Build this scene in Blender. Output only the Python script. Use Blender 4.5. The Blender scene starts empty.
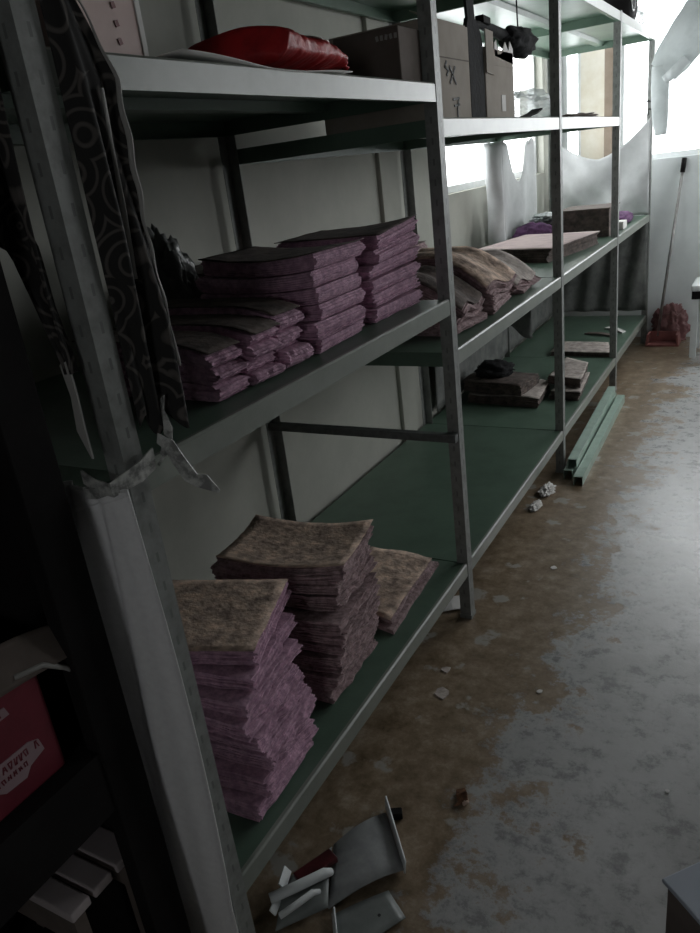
import bpy, bmesh, math, random
from mathutils import Vector, Matrix, noise

random.seed(7)
SC = bpy.context.scene
COL = SC.collection

# ------------------------------------------------------------------ camera
EX = (0.87312694, 0.08106478, -0.48070557)
EY = (0.47325482, -0.37752828, 0.79592856)
EZ = (-0.11695817, -0.9224429, -0.36799441)
cam_d = bpy.data.cameras.new('camera')
cam = bpy.data.objects.new('camera', cam_d)
COL.objects.link(cam)
M = Matrix(((EX[0], -EX[1], -EX[2], 0.78), (EY[0], -EY[1], -EY[2], 0.0),
            (EZ[0], -EZ[1], -EZ[2], 1.404), (0, 0, 0, 1)))
cam.matrix_world = M
cam_d.sensor_fit = 'VERTICAL'
cam_d.sensor_height = 24.0
cam_d.lens = 740.0 / 933.0 * 24.0
cam_d.clip_start = 0.02
SC.camera = cam

# ------------------------------------------------------------------ daylight
SC.view_settings.view_transform = 'Standard'
SC.view_settings.look = 'None'
SC.view_settings.gamma = 1
SC.view_settings.exposure = 0.0
SKY = 7.2
w = bpy.data.worlds.new('overcast_sky')
SC.world = w
w.use_nodes = True
bg = w.node_tree.nodes['Background']
bg.inputs['Color'].default_value = (0.95, 0.98, 1.0, 1)
bg.inputs['Strength'].default_value = SKY


def portal(name, loc, rot, sx, sy):
    l = bpy.data.lights.new(name, 'AREA')
    l.shape = 'RECTANGLE'
    l.size, l.size_y = sx, sy
    l.cycles.is_portal = True
    o = bpy.data.objects.new(name, l)
    o.location, o.rotation_euler = loc, rot
    COL.objects.link(o)


YE = 5.83           # far wall
XL = -0.705         # wall behind the rack
XR = 2.60
YB = -2.20
HC = 2.75
portal('daylight_portal', (1.02, YE + 0.10, 1.86), (math.radians(-90), 0, 0), 2.5, 1.24)
portal('daylight_portal', (-0.57, YE + 0.10, 1.75), (math.radians(-90), 0, 0), 0.13, 1.4)
portal('daylight_portal', (XL - 0.14, 4.50, 1.85), (0, math.radians(-90), 0), 1.2, 1.8)
portal('daylight_portal', (XR + 0.10, 4.40, 1.80), (0, math.radians(90), 0), 1.2, 1.6)  # daylight sampling for the added right-hand window
portal('daylight_portal', (1.125, YB - 0.12, 1.525), (math.radians(90), 0, 0), 0.65, 0.65)  # daylight sampling for the added window behind the camera


# ------------------------------------------------------------------ materials
def mat(name, col, rough=0.6, metal=0.0, n=None, bump=0.0, bscale=60, trans=0.0, alpha=1.0, spec=0.5):
    """procedural material; n = (scale, second colour, low, high)"""
    m = bpy.data.materials.new(name)
    m.use_nodes = True
    nt = m.node_tree
    b = nt.nodes['Principled BSDF']
    b.inputs['Base Color'].default_value = (*col, 1)
    b.inputs['Roughness'].default_value = rough
    b.inputs['Metallic'].default_value = metal
    b.inputs['Specular IOR Level'].default_value = spec
    tc = nt.nodes.new('ShaderNodeTexCoord')
    if n:
        nz = nt.nodes.new('ShaderNodeTexNoise')
        nz.inputs['Scale'].default_value = n[0]
        nz.inputs['Detail'].default_value = 6
        nz.inputs['Roughness'].default_value = 0.65
        nt.links.new(tc.outputs['Object'], nz.inputs['Vector'])
        r = nt.nodes.new('ShaderNodeValToRGB')
        r.color_ramp.elements[0].position = n[2]
        r.color_ramp.elements[0].color = (*n[1], 1)
        r.color_ramp.elements[1].position = n[3]
        r.color_ramp.elements[1].color = (*col, 1)
        nt.links.new(nz.outputs['Fac'], r.inputs['Fac'])
        nt.links.new(r.outputs['Color'], b.inputs['Base Color'])
    if bump:
        bz = nt.nodes.new('ShaderNodeTexNoise')
        bz.inputs['Scale'].default_value = bscale
        bz.inputs['Detail'].default_value = 4
        nt.links.new(tc.outputs['Object'], bz.inputs['Vector'])
        bp = nt.nodes.new('ShaderNodeBump')
        bp.inputs['Strength'].default_value = bump
        bp.inputs['Distance'].default_value = 0.01
        nt.links.new(bz.outputs['Fac'], bp.inputs['Height'])
        nt.links.new(bp.outputs['Normal'], b.inputs['Normal'])
    out = nt.nodes['Material Output']
    last = b.outputs['BSDF']
    if trans > 0:
        t = nt.nodes.new('ShaderNodeBsdfTranslucent')
        t.inputs['Color'].default_value = (*col, 1)
        mx = nt.nodes.new('ShaderNodeMixShader')
        mx.inputs['Fac'].default_value = trans
        nt.links.new(last, mx.inputs[1])
        nt.links.new(t.outputs['BSDF'], mx.inputs[2])
        last = mx.outputs['Shader']
    if alpha < 1:
        t = nt.nodes.new('ShaderNodeBsdfTransparent')
        mx = nt.nodes.new('ShaderNodeMixShader')
        mx.inputs['Fac'].default_value = alpha
        nt.links.new(t.outputs['BSDF'], mx.inputs[1])
        nt.links.new(last, mx.inputs[2])
        last = mx.outputs['Shader']
    nt.links.new(last, out.inputs['Surface'])
    return m


def floor_material():
    m = bpy.data.materials.new('worn_painted_concrete')
    m.use_nodes = True
    nt = m.node_tree
    N, L = nt.nodes, nt.links
    b = N['Principled BSDF']
    tc = N.new('ShaderNodeTexCoord')
    sep = N.new('ShaderNodeSeparateXYZ')
    L.new(tc.outputs['Object'], sep.inputs[0])

    def nz(scale, detail=6, rough=0.6, vec=None):
        n = N.new('ShaderNodeTexNoise')
        n.inputs['Scale'].default_value = scale
        n.inputs['Detail'].default_value = detail
        n.inputs['Roughness'].default_value = rough
        L.new(vec or tc.outputs['Object'], n.inputs['Vector'])
        return n.outputs['Fac']

    def math_(op, a, bb=None, c=None):
        n = N.new('ShaderNodeMath')
        n.operation = op
        for i, v in enumerate((a, bb, c)):
            if v is None:
                continue
            if isinstance(v, (int, float)):
                n.inputs[i].default_value = v
            else:
                L.new(v, n.inputs[i])
        return n.outputs[0]

    def ramp(f, stops):
        r = N.new('ShaderNodeValToRGB')
        e = r.color_ramp.elements
        e[0].position, e[0].color = stops[0][0], (*stops[0][1], 1)
        e[1].position, e[1].color = stops[-1][0], (*stops[-1][1], 1)
        for p, c in stops[1:-1]:
            k = e.new(p)
            k.color = (*c, 1)
        L.new(f, r.inputs['Fac'])
        return r.outputs['Color']

    def mix(f, a, c):
        n = N.new('ShaderNodeMix')
        n.data_type = 'RGBA'
        L.new(f, n.inputs['Factor'])
        L.new(a, n.inputs['A'])
        L.new(c, n.inputs['B'])
        return n.outputs['Result']
    big = nz(2.6, 8, 0.7)
    fine = nz(14, 8, 0.75)
    spots = nz(7.5, 5, 0.55)
    # worn where people walk along the rack: x about 0.0 .. 0.45 m
    edge = math_('MULTIPLY_ADD', sep.outputs[0], -2.2, 1.22)
    f = math_('ADD', edge, math_('MULTIPLY_ADD', big, 2.6, -1.3))
    f = math_('ADD', f, math_('MULTIPLY_ADD', fine, 1.5, -0.75))
    worn = ramp(f, [(0.42, (0, 0, 0)), (0.58, (1, 1, 1))])
    paint = ramp(big, [(0.3, (0.37, 0.37, 0.36)), (0.7, (0.55, 0.55, 0.55))])
    scuff = ramp(fine, [(0.34, (0.42, 0.42, 0.42)), (0.52, (1, 1, 1))])
    mm = N.new('ShaderNodeMix')
    mm.data_type, mm.blend_type = 'RGBA', 'MULTIPLY'
    mm.inputs['Factor'].default_value = 0.75
    L.new(paint, mm.inputs['A'])
    L.new(scuff, mm.inputs['B'])
    brown = ramp(fine, [(0.32, (0.12, 0.083, 0.046)), (0.55, (0.27, 0.205, 0.14)), (0.72, (0.42, 0.355, 0.28))])
    patch = ramp(spots, [(0.60, (0, 0, 0)), (0.635, (1, 1, 1))])
    chip = N.new('ShaderNodeRGB')
    chip.outputs[0].default_value = (0.34, 0.32, 0.285, 1)
    br2 = mix(patch, brown, chip.outputs[0])
    col = mix(worn, mm.outputs['Result'], br2)
    L.new(col, b.inputs['Base Color'])
    rr = N.new('ShaderNodeMapRange')
    rr.inputs['To Min'].default_value = 0.16
    rr.inputs['To Max'].default_value = 0.42
    L.new(fine, rr.inputs['Value'])
    r2 = math_('ADD', rr.outputs[0], math_('MULTIPLY', worn, 0.05))
    L.new(r2, b.inputs['Roughness'])
    bp = N.new('ShaderNodeBump')
    bp.inputs['Strength'].default_value = 0.25
    bp.inputs['Distance'].default_value = 0.004
    L.new(math_('ADD', fine, math_('MULTIPLY', worn, -0.5)), bp.inputs['Height'])
    L.new(bp.outputs['Normal'], b.inputs['Normal'])
    return m


def post_material():
    """slotted angle steel: a row of dark slots up each face"""
    m = mat('slotted_post_steel', (0.27, 0.28, 0.265), 0.5, 0.1, (30, (0.19, 0.195, 0.185), 0.35, 0.6))
    nt = m.node_tree
    N, L = nt.nodes, nt.links
    b = N['Principled BSDF']
    src = b.inputs['Base Color'].links[0].from_socket
    tc = N.new('ShaderNodeTexCoord')
    s = N.new('ShaderNodeSeparateXYZ')
    L.new(tc.outputs['Object'], s.inputs[0])
    masks = []
    for ax, half in ((2, 0.008), (0, 0.0025), (1, 0.0025)):
        a = N.new('ShaderNodeMath')
        if ax == 2:
            a.operation = 'PINGPONG'
            a.inputs[1].default_value = 0.025
            L.new(s.outputs[2], a.inputs[0])
        else:
            a.operation = 'ABSOLUTE'
            q = N.new('ShaderNodeMath')
            q.operation = 'ADD'
            q.inputs[1].default_value = 0.019 if ax == 0 else -0.019
            L.new(s.outputs[ax], q.inputs[0])
            L.new(q.outputs[0], a.inputs[0])
        c = N.new('ShaderNodeMath')
        c.operation = 'LESS_THAN'
        c.inputs[1].default_value = half
        L.new(a.outputs[0], c.inputs[0])
        masks.append(c.outputs[0])
    o = N.new('ShaderNodeMath')
    o.operation = 'MAXIMUM'
    L.new(masks[1], o.inputs[0])
    L.new(masks[2], o.inputs[1])
    p = N.new('ShaderNodeMath')
    p.operation = 'MULTIPLY'
    L.new(o.outputs[0], p.inputs[0])
    L.new(masks[0], p.inputs[1])
    mx = N.new('ShaderNodeMix')
    mx.data_type = 'RGBA'
    L.new(p.outputs[0], mx.inputs['Factor'])
    L.new(src, mx.inputs['A'])
    mx.inputs['B'].default_value = (0.15, 0.155, 0.15, 1)
    L.new(mx.outputs['Result'], b.inputs['Base Color'])
    return m


def paisley_material():
    m = bpy.data.materials.new('paisley_fabric')
    m.use_nodes = True
    nt = m.node_tree
    N, L = nt.nodes, nt.links
    b = N['Principled BSDF']
    b.inputs['Roughness'].default_value = 0.85
    tc = N.new('ShaderNodeTexCoord')
    v = N.new('ShaderNodeTexVoronoi')
    v.inputs['Scale'].default_value = 17
    L.new(tc.outputs['Object'], v.inputs['Vector'])
    mt = N.new('ShaderNodeMath')
    mt.operation = 'MULTIPLY'
    mt.inputs[1].default_value = 26
    L.new(v.outputs['Distance'], mt.inputs[0])
    sn = N.new('ShaderNodeMath')
    sn.operation = 'SINE'
    L.new(mt.outputs[0], sn.inputs[0])
    r = N.new('ShaderNodeValToRGB')
    r.color_ramp.elements[0].position, r.color_ramp.elements[0].color = 0.45, (0.016, 0.015, 0.014, 1)
    r.color_ramp.elements[1].position, r.color_ramp.elements[1].color = 0.97, (0.10, 0.088, 0.08, 1)
    L.new(sn.outputs[0], r.inputs['Fac'])
    L.new(r.outputs['Color'], b.inputs['Base Color'])
    return m


MT = {
    'floor': floor_material(),
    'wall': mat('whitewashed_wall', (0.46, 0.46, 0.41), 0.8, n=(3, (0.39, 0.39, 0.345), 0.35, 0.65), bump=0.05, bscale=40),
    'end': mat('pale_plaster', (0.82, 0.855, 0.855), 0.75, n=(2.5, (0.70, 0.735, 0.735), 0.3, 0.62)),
    'cream': mat('cream_plaster', (0.82, 0.79, 0.70), 0.8, n=(5, (0.70, 0.64, 0.52), 0.35, 0.65)),
    'brown': mat('brown_wood', (0.33, 0.26, 0.20), 0.6, n=(9, (0.25, 0.19, 0.14), 0.35, 0.65)),
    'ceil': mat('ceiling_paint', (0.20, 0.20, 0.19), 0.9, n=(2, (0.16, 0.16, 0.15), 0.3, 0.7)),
    'dimwall': mat('dark_unseen_wall', (0.13, 0.13, 0.12), 0.9, n=(2, (0.10, 0.10, 0.095), 0.3, 0.7)),  # unseen walls kept dark to cut bounced light
    'frame': mat('white_window_frame', (0.75, 0.77, 0.77), 0.4, n=(20, (0.68, 0.70, 0.70), 0.3, 0.6)),
    'glass': mat('window_glass', (0.9, 0.95, 0.95), 0.05, alpha=0.10),
    'shelf': mat('green_painted_steel', (0.105, 0.165, 0.122), 0.38, 0.0, (7, (0.075, 0.12, 0.088), 0.3, 0.6), bump=0.03, bscale=90),
    'lip': mat('pale_shelf_edge', (0.235, 0.25, 0.22), 0.34, 0.0, (9, (0.18, 0.20, 0.172), 0.3, 0.6)),  # front edge a paler grey-green than the plate
    'post': post_material(),
    'bar': mat('crossbar_steel', (0.14, 0.15, 0.145), 0.5, 0.2, (30, (0.08, 0.085, 0.08), 0.35, 0.6)),
    'purple': mat('purple_paper_edge', (0.68, 0.43, 0.56), 0.9, n=(60, (0.40, 0.24, 0.33), 0.38, 0.62), bump=0.3, bscale=150),
    'mauve': mat('pink_brown_paper_edge', (0.50, 0.36, 0.37), 0.9, n=(55, (0.24, 0.165, 0.17), 0.38, 0.62), bump=0.3, bscale=150),
    'mottle': mat('mottled_brown_sheet', (0.88, 0.66, 0.52), 0.9, n=(22, (0.27, 0.20, 0.165), 0.36, 0.66), bump=0.5, bscale=60),
    'palesheet': mat('pale_mottled_sheet', (0.52, 0.46, 0.42), 0.9, n=(26, (0.25, 0.21, 0.19), 0.33, 0.6), bump=0.4, bscale=60),
    'pinksheet': mat('pink_grey_sheet', (0.62, 0.50, 0.48), 0.85, n=(12, (0.48, 0.38, 0.37), 0.33, 0.6)),
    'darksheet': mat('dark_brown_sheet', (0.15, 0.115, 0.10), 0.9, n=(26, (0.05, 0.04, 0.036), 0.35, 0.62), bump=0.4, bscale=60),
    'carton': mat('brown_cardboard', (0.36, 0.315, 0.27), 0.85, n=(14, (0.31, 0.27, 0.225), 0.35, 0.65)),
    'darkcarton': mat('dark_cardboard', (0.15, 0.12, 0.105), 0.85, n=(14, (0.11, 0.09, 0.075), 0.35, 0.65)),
    'ink': mat('black_ink', (0.03, 0.03, 0.03), 0.7, n=(40, (0.02, 0.02, 0.02), 0.4, 0.6)),
    'black': mat('matt_black', (0.016, 0.0145, 0.0145), 0.8, n=(9, (0.010, 0.009, 0.009), 0.35, 0.65), spec=0.12),
    'blackcloth': mat('black_cloth', (0.03, 0.03, 0.032), 0.9, n=(30, (0.018, 0.018, 0.018), 0.35, 0.65), bump=0.3, bscale=80, spec=0.2),
    'red': mat('red_plastic_film', (0.52, 0.020, 0.024), 0.5, n=(16, (0.30, 0.012, 0.016), 0.36, 0.6), bump=0.4, bscale=40),
    'redclear': mat('cloudy_film', (0.62, 0.58, 0.52), 0.25, n=(30, (0.45, 0.30, 0.27), 0.36, 0.6), bump=0.5, bscale=60),
    'white': mat('white_paper', (0.78, 0.76, 0.74), 0.8, n=(12, (0.68, 0.66, 0.63), 0.33, 0.62)),
    'pinkpack': mat('pink_print', (0.62, 0.45, 0.41), 0.5, n=(10, (0.55, 0.38, 0.35), 0.35, 0.6)),
    'redprint': mat('dark_red_print', (0.22, 0.05, 0.05), 0.5, n=(20, (0.18, 0.04, 0.04), 0.35, 0.6)),
    'redbox': mat('red_printed_card', (0.22, 0.030, 0.048), 0.5, n=(10, (0.17, 0.022, 0.036), 0.35, 0.6)),
    'label': mat('pale_pink_print', (0.42, 0.30, 0.32), 0.5, n=(14, (0.36, 0.25, 0.27), 0.35, 0.6)),
    'slat': mat('pale_grey_slat', (0.50, 0.44, 0.44), 0.7, n=(10, (0.42, 0.36, 0.36), 0.35, 0.6)),
    'net': mat('grey_mesh_fabric', (0.93, 0.92, 0.92), 0.9, n=(90, (0.86, 0.85, 0.85), 0.35, 0.6), trans=0.12),
    'veil': mat('white_gauze', (0.62, 0.63, 0.63), 0.9, n=(10, (0.52, 0.53, 0.53), 0.35, 0.6), trans=0.22),
    'film': mat('milky_plastic_film', (0.62, 0.66, 0.66), 0.35, n=(8, (0.50, 0.54, 0.54), 0.35, 0.6), trans=0.15),
    'clear': mat('clear_plastic_bag', (0.72, 0.76, 0.75), 0.15, n=(9, (0.55, 0.59, 0.58), 0.35, 0.6), bump=0.6, bscale=30, trans=0.4, alpha=0.55),
    'greybag': mat('grey_plastic_bag', (0.20, 0.205, 0.20), 0.3, n=(12, (0.11, 0.115, 0.11), 0.35, 0.6), bump=0.7, bscale=30),
    'purplecloth': mat('purple_cloth', (0.16, 0.07, 0.17), 0.9, n=(18, (0.07, 0.03, 0.08), 0.35, 0.6), bump=0.4, bscale=60),
    'trim': mat('pale_hem', (0.36, 0.35, 0.33), 0.7, n=(30, (0.36, 0.35, 0.33), 0.35, 0.6)),
    'paisley': paisley_material(),
    'ribbon': mat('grey_satin_ribbon', (0.55, 0.55, 0.52), 0.45, n=(50, (0.20, 0.20, 0.19), 0.40, 0.58)),
    'whitemetal': mat('white_enamel', (0.36, 0.37, 0.37), 0.4, n=(12, (0.22, 0.23, 0.23), 0.33, 0.6)),
    'greymetal': mat('grey_enamel', (0.24, 0.26, 0.25), 0.4, n=(12, (0.17, 0.185, 0.18), 0.33, 0.6)),
    'redtray': mat('dark_red_plastic', (0.10, 0.022, 0.025), 0.3, n=(20, (0.05, 0.012, 0.014), 0.35, 0.6)),
    'redpan': mat('faded_red_plastic', (0.34, 0.13, 0.12), 0.5, n=(14, (0.25, 0.09, 0.085), 0.35, 0.6)),
    'pinkbag': mat('pink_plastic_bag', (0.30, 0.15, 0.15), 0.35, n=(14, (0.22, 0.10, 0.10), 0.35, 0.62), bump=0.6, bscale=30),
    'steel': mat('grey_steel_tube', (0.40, 0.39, 0.38), 0.35, 0.5, (20, (0.30, 0.28, 0.27), 0.35, 0.6)),
    'beam': mat('pale_green_beam_steel', (0.36, 0.48, 0.41), 0.4, n=(12, (0.27, 0.37, 0.31), 0.35, 0.6)),
    'stool': mat('white_plastic', (0.75, 0.78, 0.78), 0.4, n=(10, (0.68, 0.71, 0.71), 0.35, 0.6)),
    'cartonblue': mat('grey_blue_card', (0.44, 0.48, 0.55), 0.7, n=(6, (0.38, 0.42, 0.48), 0.35, 0.6)),
    'peel': mat('orange_brown_peel', (0.24, 0.12, 0.06), 0.6, n=(60, (0.09, 0.04, 0.02), 0.4, 0.6)),
    'peelpale': mat('pale_pith', (0.62, 0.47, 0.38), 0.7, n=(60, (0.50, 0.34, 0.26), 0.4, 0.6)),
    'oldcloth': mat('dim_grey_cloth', (0.17, 0.175, 0.165), 0.9, n=(12, (0.10, 0.105, 0.10), 0.35, 0.6), bump=0.3, bscale=40),
}


# ------------------------------------------------------------------ mesh helpers
def link(name, bm, m, parent=None, smooth=False, label=None):
    me = bpy.data.meshes.new(name)
    bmesh.ops.recalc_face_normals(bm, faces=bm.faces)
    bm.to_mesh(me)
    bm.free()
    if smooth:
        for p in me.polygons:
            p.use_smooth = True
    o = bpy.data.objects.new(name, me)
    me.materials.append(MT[m] if isinstance(m, str) else m)
    COL.objects.link(o)
    if parent:
        o.parent = parent
        o.matrix_parent_inverse = Matrix.Translation(-Vector(parent.location)) if parent.rotation_euler.z == 0 else parent.matrix_basis.inverted()
    if label:
        o['label'] = label
    return o


def tag(o, label, cat, group=None):
    o['label'], o['category'] = label, cat
    if group:
        o['group'] = group
    return o


def struct(o):
    o['kind'] = 'structure'
    return o


def thing(name, label, cat, loc=(0, 0, 0), group=None):
    o = bpy.data.objects.new(name, None)
    o.location = loc
    o.empty_display_size = 0.05
    COL.objects.link(o)
    return tag(o, label, cat, group)


def box(bm, x0, x1, y0, y1, z0, z1, bev=0.0):
    r = bmesh.ops.create_cube(bm, size=1)
    vs = r['verts']
    for v in vs:
        v.co = Vector((x0 + (v.co.x + .5) * (x1 - x0), y0 + (v.co.y + .5) * (y1 - y0), z0 + (v.co.z + .5) * (z1 - z0)))
    if bev:
        es = list({e for v in vs for e in v.link_edges})
        bmesh.ops.bevel(bm, geom=es, offset=bev, segments=2, profile=0.5, affect='EDGES')
    return vs


def obox(bm, c, size, rz=0.0, rx=0.0, ry=0.0, bev=0.0):
    """box about centre c, turned"""
    b2 = bmesh.new()
    box(b2, -size[0] / 2, size[0] / 2, -size[1] / 2, size[1] / 2, -size[2] / 2, size[2] / 2, bev)
    R = Matrix.Translation(c) @ Matrix.Rotation(rz, 4, 'Z') @ Matrix.Rotation(ry, 4, 'Y') @ Matrix.Rotation(rx, 4, 'X')
    b2.transform(R)
    tmp = bpy.data.meshes.new('tmp')
    b2.to_mesh(tmp)
    b2.free()
    bm.from_mesh(tmp)
    bpy.data.meshes.remove(tmp)


def BM():
    return bmesh.new()


def boxobj(name, m, dims, parent=None, bev=0.0, label=None):
    b = BM()
    box(b, *dims, bev=bev)
    return link(name, b, m, parent, label=label)


def prism(bm, pts, axis, a0, a1):
    """polygon pts in the plane across axis ('y': pts are x,z; 'x': y,z; 'z': x,y)"""
    def mk(p, a):
        return {'y': (p[0], a, p[1]), 'x': (a, p[0], p[1]), 'z': (p[0], p[1], a)}[axis]
    A = [bm.verts.new(mk(p, a0)) for p in pts]
    B = [bm.verts.new(mk(p, a1)) for p in pts]
    n = len(pts)
    for i in range(n):
        bm.faces.new((A[i], A[(i + 1) % n], B[(i + 1) % n], B[i]))
    bm.faces.new(A[::-1])
    bm.faces.new(B)


def tube(bm, pts, r, seg=10):
    pts = [Vector(p) for p in pts]
    rings = []
    for i, p in enumerate(pts):
        d = (pts[min(i + 1, len(pts) - 1)] - pts[max(i - 1, 0)]).normalized()
        a = d.orthogonal().normalized() if i == 0 else (rings_a - d * rings_a.dot(d)).normalized()
        rings_a = a
        bb = d.cross(a)
        rr = r[i] if isinstance(r, (list, tuple)) else r
        rings.append([bm.verts.new(p + (a * math.cos(t) + bb * math.sin(t)) * rr) for t in [2 * math.pi * k / seg for k in range(seg)]])
    for i in range(len(rings) - 1):
        for k in range(seg):
            bm.faces.new((rings[i][k], rings[i][(k + 1) % seg], rings[i + 1][(k + 1) % seg], rings[i + 1][k]))
    bm.faces.new(rings[0][::-1])
    bm.faces.new(rings[-1])


def sheet(name, fn, nu, nv, th, m, parent=None, label=None, smooth=True):
    """cloth or card of real thickness th; fn(u, v) -> point"""
    P = [[Vector(fn(i / nu, j / nv)) for j in range(nv + 1)] for i in range(nu + 1)]
    b = BM()
    F, K = [], []
    for i in range(nu + 1):
        f, k = [], []
        for j in range(nv + 1):
            du = P[min(i + 1, nu)][j] - P[max(i - 1, 0)][j]
            dv = P[i][min(j + 1, nv)] - P[i][max(j - 1, 0)]
            nn = du.cross(dv)
            nn = nn.normalized() if nn.length > 1e-12 else Vector((0, 0, 1))
            f.append(b.verts.new(P[i][j] + nn * th / 2))
            k.append(b.verts.new(P[i][j] - nn * th / 2))
        F.append(f)
        K.append(k)
    for i in range(nu):
        for j in range(nv):
            b.faces.new((F[i][j], F[i + 1][j], F[i + 1][j + 1], F[i][j + 1]))
            b.faces.new((K[i][j], K[i][j + 1], K[i + 1][j + 1], K[i + 1][j]))
    for i in range(nu):
        b.faces.new((F[i][0], K[i][0], K[i + 1][0], F[i + 1][0]))
        b.faces.new((F[i][nv], F[i + 1][nv], K[i + 1][nv], K[i][nv]))
    for j in range(nv):
        b.faces.new((F[0][j], F[0][j + 1], K[0][j + 1], K[0][j]))
        b.faces.new((F[nu][j], K[nu][j], K[nu][j + 1], F[nu][j + 1]))
    return link(name, b, m, parent, smooth=smooth, label=label)


def strip(bm, pts, wid, th):
    """flat band through pts; wid = list of half-width vectors"""
    rows = []
    for i, p in enumerate(pts):
        p = Vector(p)
        wv = Vector(wid[i])
        d = Vector(pts[min(i + 1, len(pts) - 1)]) - Vector(pts[max(i - 1, 0)])
        n = d.cross(wv)
        n = n.normalized() * th / 2 if n.length > 1e-9 else Vector((0, th / 2, 0))
        rows.append([bm.verts.new(p + wv + n), bm.verts.new(p - wv + n), bm.verts.new(p - wv - n), bm.verts.new(p + wv - n)])
    for a, c in zip(rows, rows[1:]):
        for k in range(4):
            bm.faces.new((a[k], a[(k + 1) % 4], c[(k + 1) % 4], c[k]))
    bm.faces.new(rows[0][::-1])
    bm.faces.new(rows[-1])


def blob(bm, c, r, amp=0.25, freq=3.0, seed=0, flat=True, sub=4, crease=True):
    """crumpled bag / cloth heap: displaced sphere with its base flattened at c.z"""
    b2 = bmesh.new()
    bmesh.ops.create_icosphere(b2, subdivisions=sub, radius=1)
    off = Vector((seed * 7.3, seed * 3.1, seed * 1.7))
    for v in b2.verts:
        n = v.co.normalized()
        d = noise.noise(n * freq + off) * amp + noise.noise(n * freq * 2.7 + off) * amp * .5
        if crease:
            d += -abs(noise.noise(n * freq * 1.6 - off)) * amp * .9
        q = n * (1 + d)
        z = q.z
        if flat:
            z = max(q.z, -0.55) + 0.55
        v.co = Vector((c[0] + q.x * r[0], c[1] + q.y * r[1], c[2] + z * r[2]))
    tmp = bpy.data.meshes.new('tmp')
    b2.to_mesh(tmp)
    b2.free()
    bm.from_mesh(tmp)
    bpy.data.meshes.remove(tmp)


ORD = ['topmost', 'second', 'third', 'fourth', 'fifth', 'sixth', 'seventh', 'eighth', 'ninth', 'tenth', 'eleventh', 'twelfth']


def ord_label(i, n):
    """i counted from the bottom"""
    k = n - 1 - i
    if i == 0 and n > 1:
        return 'lowest'
    return 'topmost' if k == 0 else ORD[k] + ' from the top'


def bundle(name, corners, z0, z1, layers, edge, seed, warp=None, zmin=None, base_top=None, bulge=0.0, jit=0.004, top=None, per=9, under=0.0, rag=0.003):
    """a wad of loose sheets: corners (near right, far right, far left, near left); every sheet edge shows.
    warp(s, t) lifts or droops the whole wad (s: 0 right .. 1 left, t: 0 near .. 1 far)."""
    rnd = random.Random(seed)
    NR, FR, FL, NL = [Vector((c[0], c[1])) for c in corners]

    def at(s, t):
        return (NR * (1 - s) + NL * s) * (1 - t) + (FR * (1 - s) + FL * s) * t
    per_st = [(0, i / per) for i in range(per)] + [(i / per, 1) for i in range(per)] + \
             [(1, 1 - i / per) for i in range(per)] + [(1 - i / per, 0) for i in range(per)]
    base = [at(*st) for st in per_st]
    cen = at(.5, .5)
    # base_top = (bottom, top) of the whole pile: the warp grows with the height in the pile
    if warp and base_top:
        wz = lambda s, t, z: warp(s, t) * max(0, z - base_top[0]) / (base_top[1] - base_top[0])
    else:
        wz = lambda s, t, z: (warp(s, t) if warp else 0.0)
    prof = [noise.noise(Vector((st[0] * 5 + seed, st[1] * 5, seed * .37))) * rag for st in per_st]
    zlo = z0 if zmin is None else zmin
    b = BM()
    rings = []
    th = (z1 - z0) / layers

    def ring(z, off, inset, k):
        r = []
        q_ = 2 * (z - z0) / (z1 - z0) - 1
        inset = inset + bulge * q_ * q_
        for (s, t), p, q in zip(per_st, base, prof):
            d = (p - cen)
            d.normalize()
            e = noise.noise(Vector((s * 9 + seed * 2.1, t * 9, k * .9))) * rag
            pp = p + off + d * (q + e - inset)
            zz = z + wz(s, t, z) if base_top else max(z + wz(s, t, z), zlo + (z - z0) * 0.25)
            r.append(b.verts.new((pp.x, pp.y, zz)))
        return r
    drift = Vector((0, 0))
    for k in range(layers):
        drift = drift * .6 + Vector((rnd.uniform(-jit, jit), rnd.uniform(-jit, jit)))
        rings.append(ring(z0 + k * th + (0 if k else under), drift, 0.0, k))
        rings.append(ring(z0 + k * th + th * .72, drift, 0.0, k))
        if k < layers - 1:
            rings.append(ring(z0 + k * th + th * .86, drift, 0.004, k))
    n = len(per_st)
    for a, c in zip(rings, rings[1:]):
        for i in range(n):
            b.faces.new((a[i], a[(i + 1) % n], c[(i + 1) % n], c[i]))

    def cap(r, z, flip):
        prev = r
        for f in (.72, .42, .14):
            cur = []
            for (s, t) in per_st:
                s2, t2 = .5 + (s - .5) * f, .5 + (t - .5) * f
                p = at(s2, t2)
                zz = z + wz(s2, t2, z) if base_top else max(z + wz(s2, t2, z), zlo + (z - z0) * 0.25)
                cur.append(b.verts.new((p.x, p.y, zz + (noise.noise(Vector((p.x * 14, p.y * 14, seed))) * .002 if not flip else 0))))
            for i in range(n):
                b.faces.new((prev[i], prev[(i + 1) % n], cur[(i + 1) % n], cur[i]))
            prev = cur
        b.faces.new(prev)
    cap(rings[0], z0, True)
    cap(rings[-1], z0 + (layers - 1) * th + th * .72, False)
    o = link(name, b, edge)
    if top:
        # the sheet lying on top of the wad, a little larger, mottled
        def fn(u, v):
            p = at(u, v)
            d = (p - cen) * 1.012
            z = z0 + (layers - 1) * th + th * .72
            zz = z + wz(u, v, z) if base_top else max(z + wz(u, v, z), zlo + (z - z0) * 0.25)
            e = noise.noise(Vector((p.x * 14, p.y * 14, seed))) * .002
            wob = noise.noise(Vector((p.x * 40, p.y * 40, seed * 3))) * .0025
            return (cen.x + drift.x + d.x + wob, cen.y + drift.y + d.y + wob, zz + .0035 + e)
        sheet('cover_sheet', fn, 14, 14, .002, top, o, label='mottled brown top sheet')
    return o


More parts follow.
